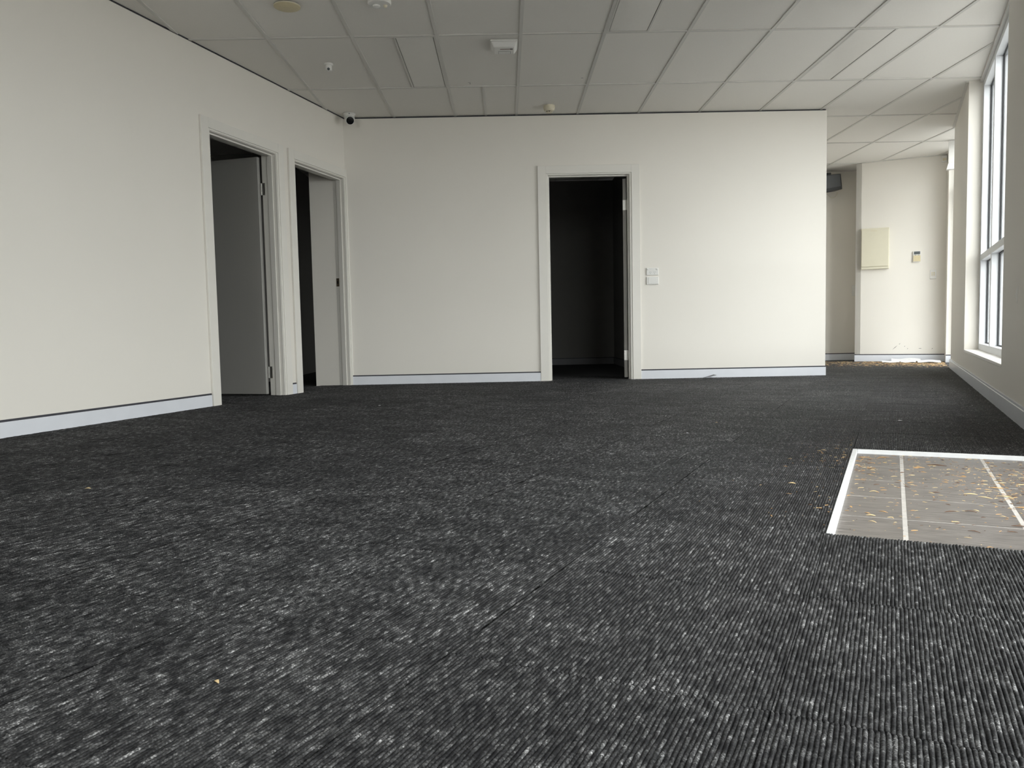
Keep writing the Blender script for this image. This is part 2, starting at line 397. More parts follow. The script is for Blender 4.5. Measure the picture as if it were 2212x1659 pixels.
# shells of the dark rooms beyond the doorways
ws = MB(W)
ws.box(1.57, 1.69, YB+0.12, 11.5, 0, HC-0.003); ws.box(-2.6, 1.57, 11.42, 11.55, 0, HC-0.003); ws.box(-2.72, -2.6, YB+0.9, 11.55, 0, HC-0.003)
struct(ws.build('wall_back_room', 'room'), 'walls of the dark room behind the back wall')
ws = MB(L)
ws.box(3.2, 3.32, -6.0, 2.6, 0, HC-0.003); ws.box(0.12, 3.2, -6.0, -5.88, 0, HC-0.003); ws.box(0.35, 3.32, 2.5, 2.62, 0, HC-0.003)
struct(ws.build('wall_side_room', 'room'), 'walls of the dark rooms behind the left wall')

# ---- skirting boards with a dark groove on top
SH = 0.087
def skirting(name, fn, runs, label, face, horiz='a', gm='groove'):
    """runs: (lo, hi) along the wall; face: (front, back) across it"""
    b = MB(fn); g = MB(fn)
    for lo, hi in runs:
        if horiz == 'a': b.box(lo, hi, face[0], face[1], 0, SH); g.box(lo, hi, face[0]+0.004, face[1], SH, SH+0.012)
        else: b.box(face[0], face[1], lo, hi, 0, SH); g.box(face[0]+0.004, face[1], lo, hi, SH, SH+0.012)
    o = struct(b.build(name, 'skirting', bevel=0.002, seg=1), label); g.build('groove', gm, o); return o
skirting('baseboard_left', L, [(-19, -2.172), (-1.118, -1.030)], 'pale grey skirting along the left wall', (-0.014, 0.0), 'b')
skirting('baseboard_back', W, [(-1.535, 0.363), (1.338, 3.208)], 'pale grey skirting along the back wall', (YB-0.014, YB))
skirting('baseboard_right', U, [(3.52, 10.0)], 'grey skirting along the street wall', (UW-0.014, UW), 'b', 'skirting')
skirting('baseboard_end', U, [(-0.470, 0.594)], 'pale grey skirting along the end wall of the passage', (11.571, 11.585))
skirting('baseboard_nib', U, [(0.592, 0.80)], 'short pale skirting piece on the nib beside the far glazed door', (11.286, 11.30))
skirting('baseboard_niche', W, [(3.21, 5.0)], 'shaded skirting in the niche', (11.076, 11.09))
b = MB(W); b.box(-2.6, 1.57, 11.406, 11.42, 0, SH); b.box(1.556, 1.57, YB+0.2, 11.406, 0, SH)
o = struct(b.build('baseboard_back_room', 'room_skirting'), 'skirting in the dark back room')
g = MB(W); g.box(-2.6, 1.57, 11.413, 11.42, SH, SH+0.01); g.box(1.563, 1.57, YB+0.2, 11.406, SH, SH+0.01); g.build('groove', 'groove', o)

# ---- ceiling: slab above, T-bar grid, lay-in tiles
GX, GY = 0.1541, 5.7886
cl = MB(W)
cl.prism([U(-12.6, -4.3, 0)[:2], U(UO, -4.3, 0)[:2], U(UO, 12.3, 0)[:2], U(-12.6, 12.3, 0)[:2]], HC+0.05, HC+0.15)
ceiling = struct(cl.build('ceiling', 'void'), 'suspended ceiling of grey lay-in tiles on a metal grid')
def clip(poly, a, bb, c):
    """keep a*x+b*y <= c"""
    o = []
    for i in range(len(poly)):
        p, q = poly[i], poly[(i+1) % len(poly)]
        dp, dq = a*p[0]+bb*p[1]-c, a*q[0]+bb*q[1]-c
        if dp <= 0: o.append(p)
        if dp*dq < 0:
            s = dp/(dp-dq); o.append((p[0]+(q[0]-p[0])*s, p[1]+(q[1]-p[1])*s))
    return o
ULIM = UW + 0.125
SPLIT = {(-2, 0), (1, -1), (4, 0), (-1, 1)}      # cells cut into two half-width pieces
LIGHTS = {(-2, 0): 1, (1, -1): 0, (4, 0): 0}     # half of the cell that holds a light fitting
tile_cache = {}
def ceil_piece(x0, x1, y0, y1, name='ceiling_tile', m='tile', dz=0.006):
    poly = [(x0, y0), (x1, y0), (x1, y1), (x0, y1)]
    pc = clip(poly, C, -S, ULIM)
    if len(pc) < 3: return None
    pc2 = clip(pc, S, C, 12.2)
    if len(pc2) < 3: return None
    full = len(pc2) == 4 and all(abs(a[0]-b[0])+abs(a[1]-b[1]) < 1e-6 for a, b in zip(pc2, poly))
    key = (round(x1-x0, 3), round(y1-y0, 3), name)
    if full and key in tile_cache:
        o = bpy.data.objects.new(name, tile_cache[key]); COL.objects.link(o); o.parent = ceiling; o.location = (x0, y0, HC+dz); return o
    b = MB(W); b.prism([(p[0]-x0, p[1]-y0) for p in pc2], 0, 0.016)
    o = b.build(name, m, ceiling); o.location = (x0, y0, HC+dz)
    if full: tile_cache[key] = o.data
    return o
BW = 0.012
def below_left(p): return (p[0]-LA[0])*(-LC) + (p[1]-LA[1])*LS
light_spots = []
for i in range(-9, 10):
    for j in range(-4, 5):
        x0, x1 = GX+0.6*i, GX+0.6*(i+1); y0, y1 = GY+1.2*j, GY+1.2*(j+1)
        if all(below_left(p) > 3.2 for p in ((x0, y0), (x1, y0), (x1, y1), (x0, y1))): continue
        if (i, j) in SPLIT:
            xm = (x0+x1)/2
            for h, (a, b) in enumerate(((x0, xm), (xm, x1))):
                if LIGHTS.get((i, j)) == h: light_spots.append((a, b, y0, y1, i))
                else: ceil_piece(a+0.004, b-0.004, y0+0.004, y1-0.004)
        else: ceil_piece(x0+0.004, x1-0.004, y0+0.004, y1-0.004)
# plain board where the camera cannot see (behind it)
cb_ = MB(W); cb_.prism(clip(clip([(-16, -12), (6, -12), (6, GY-4.8), (-16, GY-4.8)], C, -S, ULIM), -S, -C, 4.2), HC+0.004, HC+0.03); cb_.build('ceiling_board', 'tile', ceiling)
# grid bars
def bar(x0, x1, y0, y1):
    pc = clip([(x0, y0), (x1, y0), (x1, y1), (x0, y1)], C, -S, ULIM)
    pc = clip(pc, S, C, 12.2) if len(pc) > 2 else pc
    if len(pc) < 3: return
    b = MB(W); b.prism(pc, HC-0.0005, HC+0.0075); b.build('grid_bar', 'tbar', ceiling)
for i in range(-9, 11): bar(GX+0.6*i-BW, GX+0.6*i+BW, GY-4.8, 12.2)
for j in range(-4, 6):
    for i in range(-9, 10): bar(GX+0.6*i+BW, GX+0.6*(i+1)-BW, GY+1.2*j-BW, GY+1.2*j+BW)
for (i, j) in SPLIT:
    if (i, j) in LIGHTS: continue
    xm = GX+0.6*i+0.3; bar(xm-BW, xm+BW, GY+1.2*j+BW, GY+1.2*(j+1)-BW)
# perimeter angles
t = MB(U); t.box(UW+0.085, UW+0.11, 5.45, 8.192, HC-0.020, HC+0.012); t.box(UW-0.022, UW, 8.19, 10.0, HC-0.004, HC+0.006); t.box(UW-0.022, UW, 3.5, 5.45, HC-0.004, HC+0.006)
t.box(-0.40, 0.594, 11.563, 11.585, HC-0.003, HC+0.006)
struct(t.build('trim_4', 'tbar'), 'metal wall angle where the ceiling meets the street wall')
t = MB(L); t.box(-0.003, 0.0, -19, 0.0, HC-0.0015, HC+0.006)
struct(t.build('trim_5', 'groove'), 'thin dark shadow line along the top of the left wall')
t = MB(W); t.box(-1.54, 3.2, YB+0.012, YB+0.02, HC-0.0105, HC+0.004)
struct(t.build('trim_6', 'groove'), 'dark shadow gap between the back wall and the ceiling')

# ---- doors: painted frames with stepped casings
def door_frame(d, fn, t0, t1, head, thick, axis, side=-1):
    """casing boards, stepped bead, jamb lining and stop around an opening t0..t1; axis 'b' = along second coordinate"""
    def bx(mb, t_a, t_b, n_a, n_b, z0, z1):
        if axis == 'b': mb.box(n_a, n_b, t_a, t_b, z0, z1)
        else: mb.box(t_a, t_b, n_a+YB, n_b+YB, z0, z1)
    cw = 0.070; bd = 0.016
    for nm in ('l', 'r', 'h'):
        k = MB(fn)
        if nm == 'l':
            bx(k, t0-bd-cw-0.018, t0-bd-0.006, -0.018, 0, 0, head+cw+bd+0.006); bx(k, t0-bd-0.006, t0-0.004, -0.011, 0, 0, head+bd)
        elif nm == 'r':
            bx(k, t1+bd+0.006, t1+bd+cw+0.018, -0.018, 0, 0, head+cw+bd+0.006); bx(k, t1+0.004, t1+bd+0.006, -0.011, 0, 0, head+bd)
        else:
            bx(k, t0-bd-0.006, t1+bd+0.006, -0.018, 0, head+bd, head+cw+bd+0.006); bx(k, t0-0.004, t1+0.004, -0.011, 0, head+0.004, head+bd)
        k.build('casing', 'trim', d, bevel=0.0015, seg=1)
    j = MB(fn)
    bx(j, t0-0.02, t0, -0.004, thick, 0, head); bx(j, t1, t1+0.02, -0.004, thick, 0, head); bx(j, t0-0.02, t1+0.02, -0.004, thick, head, head+0.02)
    j.build('jamb', 'trim', d, bevel=0.001, seg=1)
    s = MB(fn)
    bx(s, t0, t0+0.012, 0.03, 0.075, 0, head-0.012); bx(s, t1-0.012, t1, 0.03, 0.075, 0, head-0.012); bx(s, t0, t1, 0.03, 0.075, head-0.012, head)
    s.build('door_stop', 'trim', d, bevel=0.001, seg=1)
def hinge(parent, P, d_leaf, d_jamb, z):
    """butt hinge: knuckle with two plates; P plan point, directions of the plates"""
    P = Vector((P[0], P[1], 0)); b = MB(W)
    for k in range(3): b.lathe([(0.0075, 0), (0.0075, 0.030)], (P.x, P.y, z-0.048+k*0.033), seg=10)
    for d in (d_leaf, d_jamb):
        d = Vector((d[0], d[1], 0)).normalized(); n = Vector((-d.y, d.x, 0))
        q = [P+n*0.0022, P+d*0.034+n*0.0022, P+d*0.034-n*0.0022, P-n*0.0022]
        b.prism([(p.x, p.y) for p in q], z-0.05, z+0.05)
    b.build('hinge', 'steel', parent)

# door 1: left wall, nearer, leaf swung in
d1 = empty('door_1', L(0, -1.63, 0), 'white framed doorway with the grey leaf standing open, left wall', None, None, 'structure')
door_frame(d1, L, D1[0], D1[1], 2.030, 0.135, 'b')
hl = MB(L); hl.box(0.150, 0.150+0.82, -1.246, -1.210, 0.014, 2.015)
leaf = hl.build('leaf', 'door', d1, bevel=0.002, seg=1)
for z in (0.20, 1.75): hinge(d1, L(0.141, -1.212, 0), (-LC, LS), (LC, -LS), z)
# door 2: left wall, beside the corner
d2 = empty('door_2', L(0, -0.48, 0), 'narrow white framed doorway beside the room corner', None, None, 'structure')
door_frame(d2, L, D2[0], D2[1], 2.030, 0.135, 'b')
sp_ = MB(L); sp_.box(0.082, 0.112, D2[1]-0.003, D2[1]+0.001, 0.985, 1.065); so = sp_.build('strike_plate', 'brass', d2)
sp_ = MB(L); sp_.box(0.090, 0.104, D2[1]-0.0045, D2[1]-0.002, 1.012, 1.040); sp_.build('latch_hole', 'dark', so)
# door 3: back wall, leaf swung into the dark room
d3 = empty('door_3', (0.85, YB, 0), 'white framed doorway into the dark back room', None, None, 'structure')
door_frame(d3, W, DB[0], DB[1], 2.030, 0.135, 'a')
la_ = math.radians(19); lp = Vector((1.244, YB+0.147)); ld = Vector((math.sin(la_), math.cos(la_))); ln_ = Vector((-ld.y, ld.x))
hl = MB(W); hl.prism([tuple(lp), tuple(lp+ld*0.80), tuple(lp+ld*0.80+ln_*0.036), tuple(lp+ln_*0.036)], 0.014, 2.015); hl.build('leaf', 'door', d3, bevel=0.002, seg=1)
for z in (0.24, 1.75): hinge(d3, (1.2425, YB+0.1425, 0), (-1, 0.12), (0.2, -1), z)

# ---- glazing
def glazed(root, v0, v1, z0, z1, mull, trans, fw=0.055, uf=UW+0.11, depth=0.10, pane_u=0.055):
    """aluminium frame with mullions, transoms, gaskets and panes; room face at u = uf"""
    ub = uf+depth
    for a, b in ((v0, v0+fw), (v1-fw, v1)):
        k = MB(U); k.box(uf, ub, a, b, z0, z1); k.build('frame_jamb', 'alu', root, bevel=0.002, seg=1)
    k = MB(U); k.box(uf, ub, v0+fw, v1-fw, z0, z0+fw); k.build('frame_sill', 'alu', root, bevel=0.002, seg=1)
    k = MB(U); k.box(uf, ub, v0+fw, v1-fw, z1-fw, z1); k.build('frame_head', 'alu', root, bevel=0.002, seg=1)
    vs = [v0+fw] + [x for m in mull for x in (m-fw/2, m+fw/2)] + [v1-fw]
    for m in mull:
        k = MB(U); k.box(uf, ub, m-fw/2, m+fw/2, z0+fw, z1-fw); k.build('mullion', 'alu', root, bevel=0.002, seg=1)
    zs = [z0+fw] + [x for m in trans for x in (m-fw/2, m+fw/2)] + [z1-fw]
    for p in range(0, len(vs), 2):
        a, b = vs[p], vs[p+1]
        for m in trans:
            k = MB(U); k.box(uf, ub, a, b, m-fw/2, m+fw/2); k.build('transom', 'alu', root, bevel=0.002, seg=1)
        for r in range(0, len(zs), 2):
            c0, c1 = zs[r], zs[r+1]; g = 0.010; up = uf+pane_u
            k = MB(U)
            k.box(up-0.004, up+0.010, a, a+g, c0, c1); k.box(up-0.004, up+0.010, b-g, b, c0, c1)
            k.box(up-0.004, up+0.010, a, b, c0, c0+g); k.box(up-0.004, up+0.010, a, b, c1-g, c1)
            gk = k.build('gasket', 'gasket', root)
            k = MB(U); k.box(up, up+0.006, a+0.004, b-0.004, c0+0.004, c1-0.004); k.build('pane', 'glass', root)
w1 = empty('window_1', U(UW+0.15, 6.8, 0.24), 'tall white framed window in the street wall', None, None, 'structure')
glazed(w1, 5.45, 8.192, 0.262, HC-0.012, [6.364, 7.305], [1.073])
k = MB(U); k.box(UW-0.001, UW+0.112, 5.45, 8.192, 0.241, 0.262); k.build('window_sill', 'trim', w1, bevel=0.003)
d5 = empty('door_5', U(UW+0.15, 10.6, 0), 'glazed door at the far end of the passage', None, None, 'structure')
glazed(d5, 10.0, 11.30, 0.0, HC+0.01, [], [2.13])
d4 = empty('door_4', U(UW+0.15, 2.8, 0), 'glazed entrance door beside the entry tiles', None, None, 'structure')
glazed(d4, 2.08, 3.52, -0.012, 2.50, [2.80], [2.13])
w2 = empty('added_window_2', U(UW+0.15, 1.2, 0), 'unseen shopfront pane added beside the entrance door for daylight', None, None, 'structure')  # pane added out of view to bring daylight onto the near carpet
glazed(w2, 0.30, 2.08, 0.0, 2.50, [], [])

w3 = empty('added_window_3', U(-3.05, -4.2, 0.35), 'unseen wide window added in the rear wall to fill the room with daylight', None, None, 'structure')  # added out of view to lift the back wall and ceiling
for a, b in ((RW[0], RW[0]+0.05), (RW[1]-0.05, RW[1]), (-3.075, -3.025)):
    k = MB(U); k.box(a, b, -4.25, -4.15, RW[2], RW[3]); k.build('frame_jamb', 'alu', w3)
for a, b in ((RW[2], RW[2]+0.05), (RW[3]-0.05, RW[3])):
    k = MB(U); k.box(RW[0]+0.05, RW[1]-0.05, -4.25, -4.15, a, b); k.build('frame_rail', 'alu', w3)
for a, b in ((RW[0]+0.05, -3.075), (-3.025, RW[1]-0.05)):
    k = MB(U); k.box(a, b, -4.203, -4.197, RW[2]+0.05, RW[3]-0.05); k.build('pane', 'glass', w3)

# street outside
gr = MB(U); gr.box(UO, 40, -40, 50, -0.15, -0.03); gr.box(-30, UO, -40, -4.3, -0.15, -0.03)
struct(gr.build('ground', 'paving'), 'pale paving outside the street wall')

# ================================================================ THINGS
def thing(name, loc, label, cat, group=None): return empty(name, loc, label, cat, group)

# ---- ceiling light fittings (unlit flat panels, half a tile wide)
LL = {-2: 'flat unlit ceiling light panel nearest the left wall', 1: 'flat unlit ceiling light panel cut by the top of the picture', 4: 'flat unlit ceiling light panel nearest the tall window'}
for (a, b, y0, y1, i) in light_spots:
    t = thing('ceiling_light', ((a+b)/2, (y0+y1)/2, HC), LL[i], 'ceiling light', 'ceiling light panels')
    a0, b0, c0, c1 = a+(BW if i != -2 else 0.002), b-(0.002 if i != -2 else BW), y0+BW, y1-BW
    if i != -2: b0 += 0.012
    else: a0 -= 0.012
    f = MB(W); e = 0.012; zz = (HC-0.002, HC+0.010)
    f.box(a0, a0+e, c0, c1, *zz); f.box(b0-e, b0, c0, c1, *zz); f.box(a0+e, b0-e, c0, c0+e, *zz); f.box(a0+e, b0-e, c1-e, c1, *zz)
    f.build('light_frame', 'tbar', t)
    d = MB(W); d.box(a0+e+0.004, b0-e-0.004, c0+e+0.004, c1-e-0.004, HC+0.001, HC+0.008); d.build('diffuser', 'diffuser', t, bevel=0.001, seg=1)

# ---- round ceiling fittings
t = thing('ceiling_cover_plate', (-1.353, 5.225, HC), 'round yellowed cover plate on the ceiling', 'cover plate')
k = MB(); k.lathe([(0.080, 0), (0.084, -0.003), (0.084, -0.008)], t.location, seg=40); k.build('rim', 'ivory', t, smooth=True)
k = MB(); k.lathe([(0.083, -0.008), (0.078, -0.011), (0.0, -0.0112)], t.location, seg=40); k.build('disc', 'cream', t, smooth=True)

t = thing('emergency_light', (-0.757, 5.190, HC), 'white round twin-dome emergency fitting on the ceiling at the top edge', 'emergency light')
k = MB(); k.lathe([(0.074, 0.004), (0.075, -0.010), (0.070, -0.018), (0.0, -0.020)], t.location, seg=36); k.build('base', 'white', t, smooth=True)
for dx, r, m in ((-0.020, 0.024, 'white'), (0.036, 0.013, 'ivory')):
    k = MB(); o_ = t.location + Vector((dx, 0.008, 0)); k.lathe([(r, -0.017), (r*0.92, -0.026), (r*0.6, -0.032), (0, -0.034)], o_, seg=20); k.build('lamp_dome', m, t, smooth=True)

t = thing('motion_sensor', (-1.339, 6.350, HC), 'small white cup-shaped sensor hanging from the ceiling', 'sensor')
k = MB(); k.lathe([(0.034, 0.006), (0.035, -0.004), (0.031, -0.008), (0, -0.009)], t.location, seg=28); k.build('flange', 'white', t, smooth=True)
k = MB(); k.lathe([(0.025, -0.006), (0.025, -0.030), (0.024, -0.046), (0.018, -0.050), (0, -0.051)], t.location, seg=28); sb = k.build('cup', 'white', t, smooth=True)
k = MB(); o_ = t.location + Vector((0.004, -0.022, -0.040)); k.lathe([(0.011, 0.0), (0.009, 0.006), (0, 0.008)], o_, axis=(0.1, -0.75, -0.6), seg=16); k.build('eye', 'lcd', sb, smooth=True)

t = thing('smoke_detector', (0.458, 7.625, HC), 'ivory smoke detector on the ceiling above the back doorway', 'smoke detector')
k = MB(); k.lathe([(0.053, 0.006), (0.054, -0.012), (0.052, -0.026), (0, -0.027)], t.location, seg=32); k.build('base', 'ivory', t, smooth=True)
k = MB(); k.lathe([(0.051, -0.026), (0.046, -0.040), (0.036, -0.047), (0.030, -0.0475)], t.location, seg=32); k.build('body', 'ivory', t, smooth=True)
k = MB(); k.lathe([(0.026, -0.046), (0.026, -0.056)], t.location, seg=24); k.build('chamber', 'dark', t)
for q in range(6):
    a = math.radians(60*q+62); k = MB(); c0 = t.location + Vector((0.0285*math.cos(a), 0.0285*math.sin(a), 0)); k.lathe([(0.0035, -0.046), (0.0035, -0.057)], c0, seg=6); k.build('rib', 'ivory', t)
k = MB(); k.lathe([(0.031, -0.056), (0.029, -0.061), (0.0, -0.063)], t.location, seg=24); k.build('cap', 'ivory', t, smooth=True)

t = thing('alarm_unit', (0.034, 5.975, HC), 'white tapered box with a dark slot on the ceiling', 'alarm unit')
def frustum(mb, x0, x1, y0, y1, z0, ins, z1, iy=None):
    iy = ins if iy is None else iy
    mb.add([(x0, y0, z0), (x1, y0, z0), (x1, y1, z0), (x0, y1, z0), (x0+ins, y0+iy, z1), (x1-ins, y0+iy, z1), (x1-ins, y1-iy, z1), (x0+ins, y1-iy, z1)],
           [(0, 1, 2, 3), (4, 7, 6, 5), (0, 4, 5, 1), (1, 5, 6, 2), (2, 6, 7, 3), (3, 7, 4, 0)])
k = MB(); k.box(-0.066, 0.134, 5.880, 6.075, HC-0.010, HC+0.004); k.build('base', 'white', t, bevel=0.006)
k = MB(); frustum(k, -0.064, 0.132, 5.882, 6.073, HC-0.010, 0.022, HC-0.048); k.build('cover', 'white', t, bevel=0.008)
k = MB(); k.box(0.005, 0.098, 5.936, 5.944, HC-0.0490, HC-0.0465); so = k.build('slot', 'red', t)
k = MB(); k.box(0.078, 0.097, 5.932, 5.948, HC-0.0495, HC-0.047); k.build('slot_end', 'dark', so)
k = MB(); k.box(-0.008, 0.082, 5.985, 6.035, HC-0.0490, HC-0.046); k.build('hatch', 'groove', t)
k = MB(); k.box(-0.006, 0.080, 5.987, 6.033, HC-0.0500, HC-0.046); k.build('hatch_lid', 'white', t)

# turret camera in the corner
t = thing('security_camera', (-1.455, 7.765, HC), 'white turret security camera with black lens in the ceiling corner', 'camera')
k = MB(); k.lathe([(0.056, 0.004), (0.058, -0.006), (0.054, -0.012), (0.040, -0.014)], t.location, seg=32); k.build('mount_plate', 'white', t, smooth=True)
k = MB(); k.lathe([(0.050, -0.012), (0.049, -0.040), (0.046, -0.060), (0.036, -0.078), (0.020, -0.088), (0.0, -0.091)], t.location, seg=32); k.build('housing', 'white', t, smooth=True)
ax = Vector((0.30, -0.86, -0.42)).normalized(); o_ = t.location + Vector((0, 0, -0.052))
k = MB(); k.lathe([(0.043, -0.02), (0.043, 0.030), (0.041, 0.046), (0.037, 0.048)], o_, axis=ax, seg=32); k.build('eyeball', 'white', t, smooth=True)
k = MB(); k.lathe([(0.037, 0.044), (0.036, 0.0495), (0.020, 0.0515), (0, 0.052)], o_, axis=ax, seg=32); k.build('lens_window', 'lens', t, smooth=True)
k = MB()
sd = Vector((0, 0, 1)) - ax*ax.z; sd.normalize(); rt_ = ax.cross(sd)
pv = []; pf = []; ns = 14
for q in range(ns+1):
    a = math.radians(-75 + 150*q/ns); dr = sd*math.cos(a) + rt_*math.sin(a)
    for rr in (0.046, 0.050):
        for hh in (-0.01, 0.034): pv.append(tuple(o_ + dr*rr + ax*hh))
for q in range(ns):
    A = q*4; B = A+4
    pf += [(A, A+1, B+1, B), (A+2, B+2, B+3, A+3), (A+1, A+3, B+3, B+1), (A, B, B+2, A+2)]
pf += [(0, 2, 3, 1), (ns*4, ns*4+1, ns*4+3, ns*4+2)]
k.add(pv, pf); k.build('hood', 'white', t, smooth=True)
for q in (40, 160, 280):
    a = math.radians(q); k = MB(); k.lathe([(0.004, -0.004), (0.004, -0.0135)], t.location + Vector((0.0545*math.cos(a), 0.0545*math.sin(a), 0)), seg=8); k.build('screw', 'groove', t)

# ---- wall fittings on the back wall
def rounded_plate(mb, x0, x1, z0, z1, y0, y1): mb.box(x0, x1, y0, y1, z0, z1)
t = thing('power_outlet', (1.474, YB, 1.071), 'white double power outlet right of the back doorway', 'power outlet')
k = MB(); k.box(1.414, 1.534, YB-0.011, YB+0.001, 1.0345, 1.1075); k.build('plate', 'white', t, bevel=0.003)
for cx in (1.428, 1.520):
    k = MB(); k.box(cx-0.009, cx+0.009, YB-0.016, YB-0.010, 1.0860, 1.1000); k.build('switch', 'white', t, bevel=0.003)
for cx in (1.453, 1.497):
    k = MB(); k.lathe([(0.0165, 0), (0.0165, 0.0012)], (cx, YB-0.0108, 1.060), axis=(0, -1, 0), seg=24); fc = k.build('socket_face', 'white', t)
    for ang, ox, oz in ((math.radians(30), -0.0068, 0.005), (math.radians(-30), 0.0068, 0.005), (0, 0, -0.0085)):
        k = MB(); ca, sa = math.cos(ang), math.sin(ang); pts = []
        for a, b in ((-0.0011, -0.004), (0.0011, -0.004), (0.0011, 0.004), (-0.0011, 0.004)): pts.append((cx+ox + a*ca + b*sa, 1.060+oz - a*sa + b*ca))
        vs = [(p[0], YB-0.0124, p[1]) for p in pts] + [(p[0], YB-0.0110, p[1]) for p in pts]
        k.add(vs, [(0, 1, 2, 3), (7, 6, 5, 4), (0, 4, 5, 1), (1, 5, 6, 2), (2, 6, 7, 3), (3, 7, 4, 0)]); k.build('pin_slot', 'groove', fc)
t = thing('blank_plate', (1.475, YB, 0.981), 'white blank plate below the double power outlet', 'wall plate')
k = MB(); k.box(1.415, 1.535, YB-0.012, YB+0.001, 0.9425, 1.0185); k.build('plate', 'white', t, bevel=0.003)
k = MB(); k.box(1.433, 1.531, YB-0.0145, YB-0.011, 0.9500, 1.0110); k.build('cover', 'white', t, bevel=0.0012)

# ---- fittings on the end wall of the passage (front face v = 11.585)
VE = 11.585
t = thing('switchboard', U(-0.231, VE, 1.488), 'cream enamel switchboard box on the passage end wall', 'switchboard')
k = MB(U); k.box(-0.398, -0.064, VE-0.040, VE+0.001, 1.222, 1.757); k.build('body', 'panel', t, bevel=0.003)
k = MB(U); k.box(-0.394, -0.070, VE-0.052, VE-0.041, 1.256, 1.730); dr_ = k.build('door', 'panel', t, bevel=0.003)
k = MB(U); k.box(-0.285, -0.210, VE-0.055, VE-0.050, 1.714, 1.727); k.build('pull', 'ivory', dr_, bevel=0.001)
k = MB(U); k.box(-0.396, -0.066, VE-0.048, VE-0.040, 1.224, 1.250); k.build('lower_strip', 'panel', t, bevel=0.002)
t = thing('thermostat', U(0.262, VE, 1.359), 'small cream wall controller with a grey screen', 'thermostat')
k = MB(U)
poly = [(0.216, 1.430), (0.308, 1.430), (0.308, 1.305), (0.292, 1.288), (0.222, 1.288), (0.216, 1.300)]
n_ = len(poly); k.add([U(p[0], VE-0.022, p[1]) for p in poly] + [U(p[0], VE+0.001, p[1]) for p in poly], [tuple(range(n_)), tuple(range(n_, 2*n_))[::-1]] + [(i, n_+i, n_+(i+1) % n_, (i+1) % n_) for i in range(n_)])
k.build('body', 'white', t, bevel=0.002, seg=1)
k = MB(U); k.box(0.228, 0.298, VE-0.0245, VE-0.021, 1.388, 1.424); k.build('screen', 'lcd', t)
k = MB(U); k.box(0.220, 0.304, VE-0.027, VE-0.021, 1.296, 1.374); k.build('flap', 'cream', t, bevel=0.003)
for q in (0.236, 0.272):
    k = MB(U); k.box(q, q+0.018, VE-0.0255, VE-0.021, 1.3755, 1.3805); k.build('button', 'lcd', t)
t = thing('light_switch', U(0.445, VE, 1.123), 'white four-gang light switch near the far corner', 'light switch')
k = MB(U); k.box(0.415, 0.487, VE-0.010, VE+0.001, 1.065, 1.181); k.build('plate', 'white', t, bevel=0.003)
for q in (0, 1):
    for r in (0, 1):
        k = MB(U); k.box(0.431+0.024*q, 0.447+0.024*q, VE-0.0145, VE-0.0095, 1.105+0.026*r, 1.125+0.026*r); k.build('rocker', 'ivory', t, bevel=0.002)
t = thing('corner_sensor', U(0.556, VE, 2.57), 'small white sensor high in the far passage corner', 'sensor')
k = MB(U); k.box(0.527, 0.588, VE-0.030, VE+0.001, 2.530, 2.610); k.build('body', 'white', t, bevel=0.006)
k = MB(U); k.box(0.535, 0.580, VE-0.038, VE-0.029, 2.545, 2.580); k.build('window', 'ivory', t, bevel=0.006)
# scuffs low on the end wall
sw = random.Random(5)
for (px, pz, ln, an) in ((0.02, 0.185, 0.085, 0.75), (0.075, 0.232, 0.025, 0.8), (0.135, 0.20, 0.018, 0.9), (0.315, 0.172, 0.045, 0.05), (0.455, 0.168, 0.025, 0.8), (0.17, 0.17, 0.02, 1.2)):
    k = MB(U); hw = 0.003; dx, dz = math.cos(an)*ln/2, math.sin(an)*ln/2; nx, nz = -math.sin(an)*hw, math.cos(an)*hw
    P = [(px-dx, pz-dz), (px+nx, pz+nz), (px+dx, pz+dz), (px-nx, pz-nz)]
    k.add([U(a, VE-0.0006, b) for a, b in P] + [U(a, VE+0.001, b) for a, b in P], [(0, 1, 2, 3), (7, 6, 5, 4), (0, 4, 5, 1), (1, 5, 6, 2), (2, 6, 7, 3), (3, 7, 4, 0)])
    k.build('scuff_mark', 'scuff', bpy.data.objects['wall_end'])
k = MB(U); kp = []
for q in range(14):
    a = 2*math.pi*q/14; r = 1 + 0.25*math.sin(3*a+1); kp.append((4.85 + 0.045*r*math.cos(a), 0.655 + 0.040*r*math.sin(a)))
k.add([U(UW-0.0006, a, b) for a, b in kp] + [U(UW+0.001, a, b) for a, b in kp], [tuple(range(14)), tuple(range(14, 28))[::-1]] + [(i, 14+i, 14+(i+1) % 14, (i+1) % 14) for i in range(14)])
k.build('filler_patch', 'filler', bpy.data.objects['wall_right'])

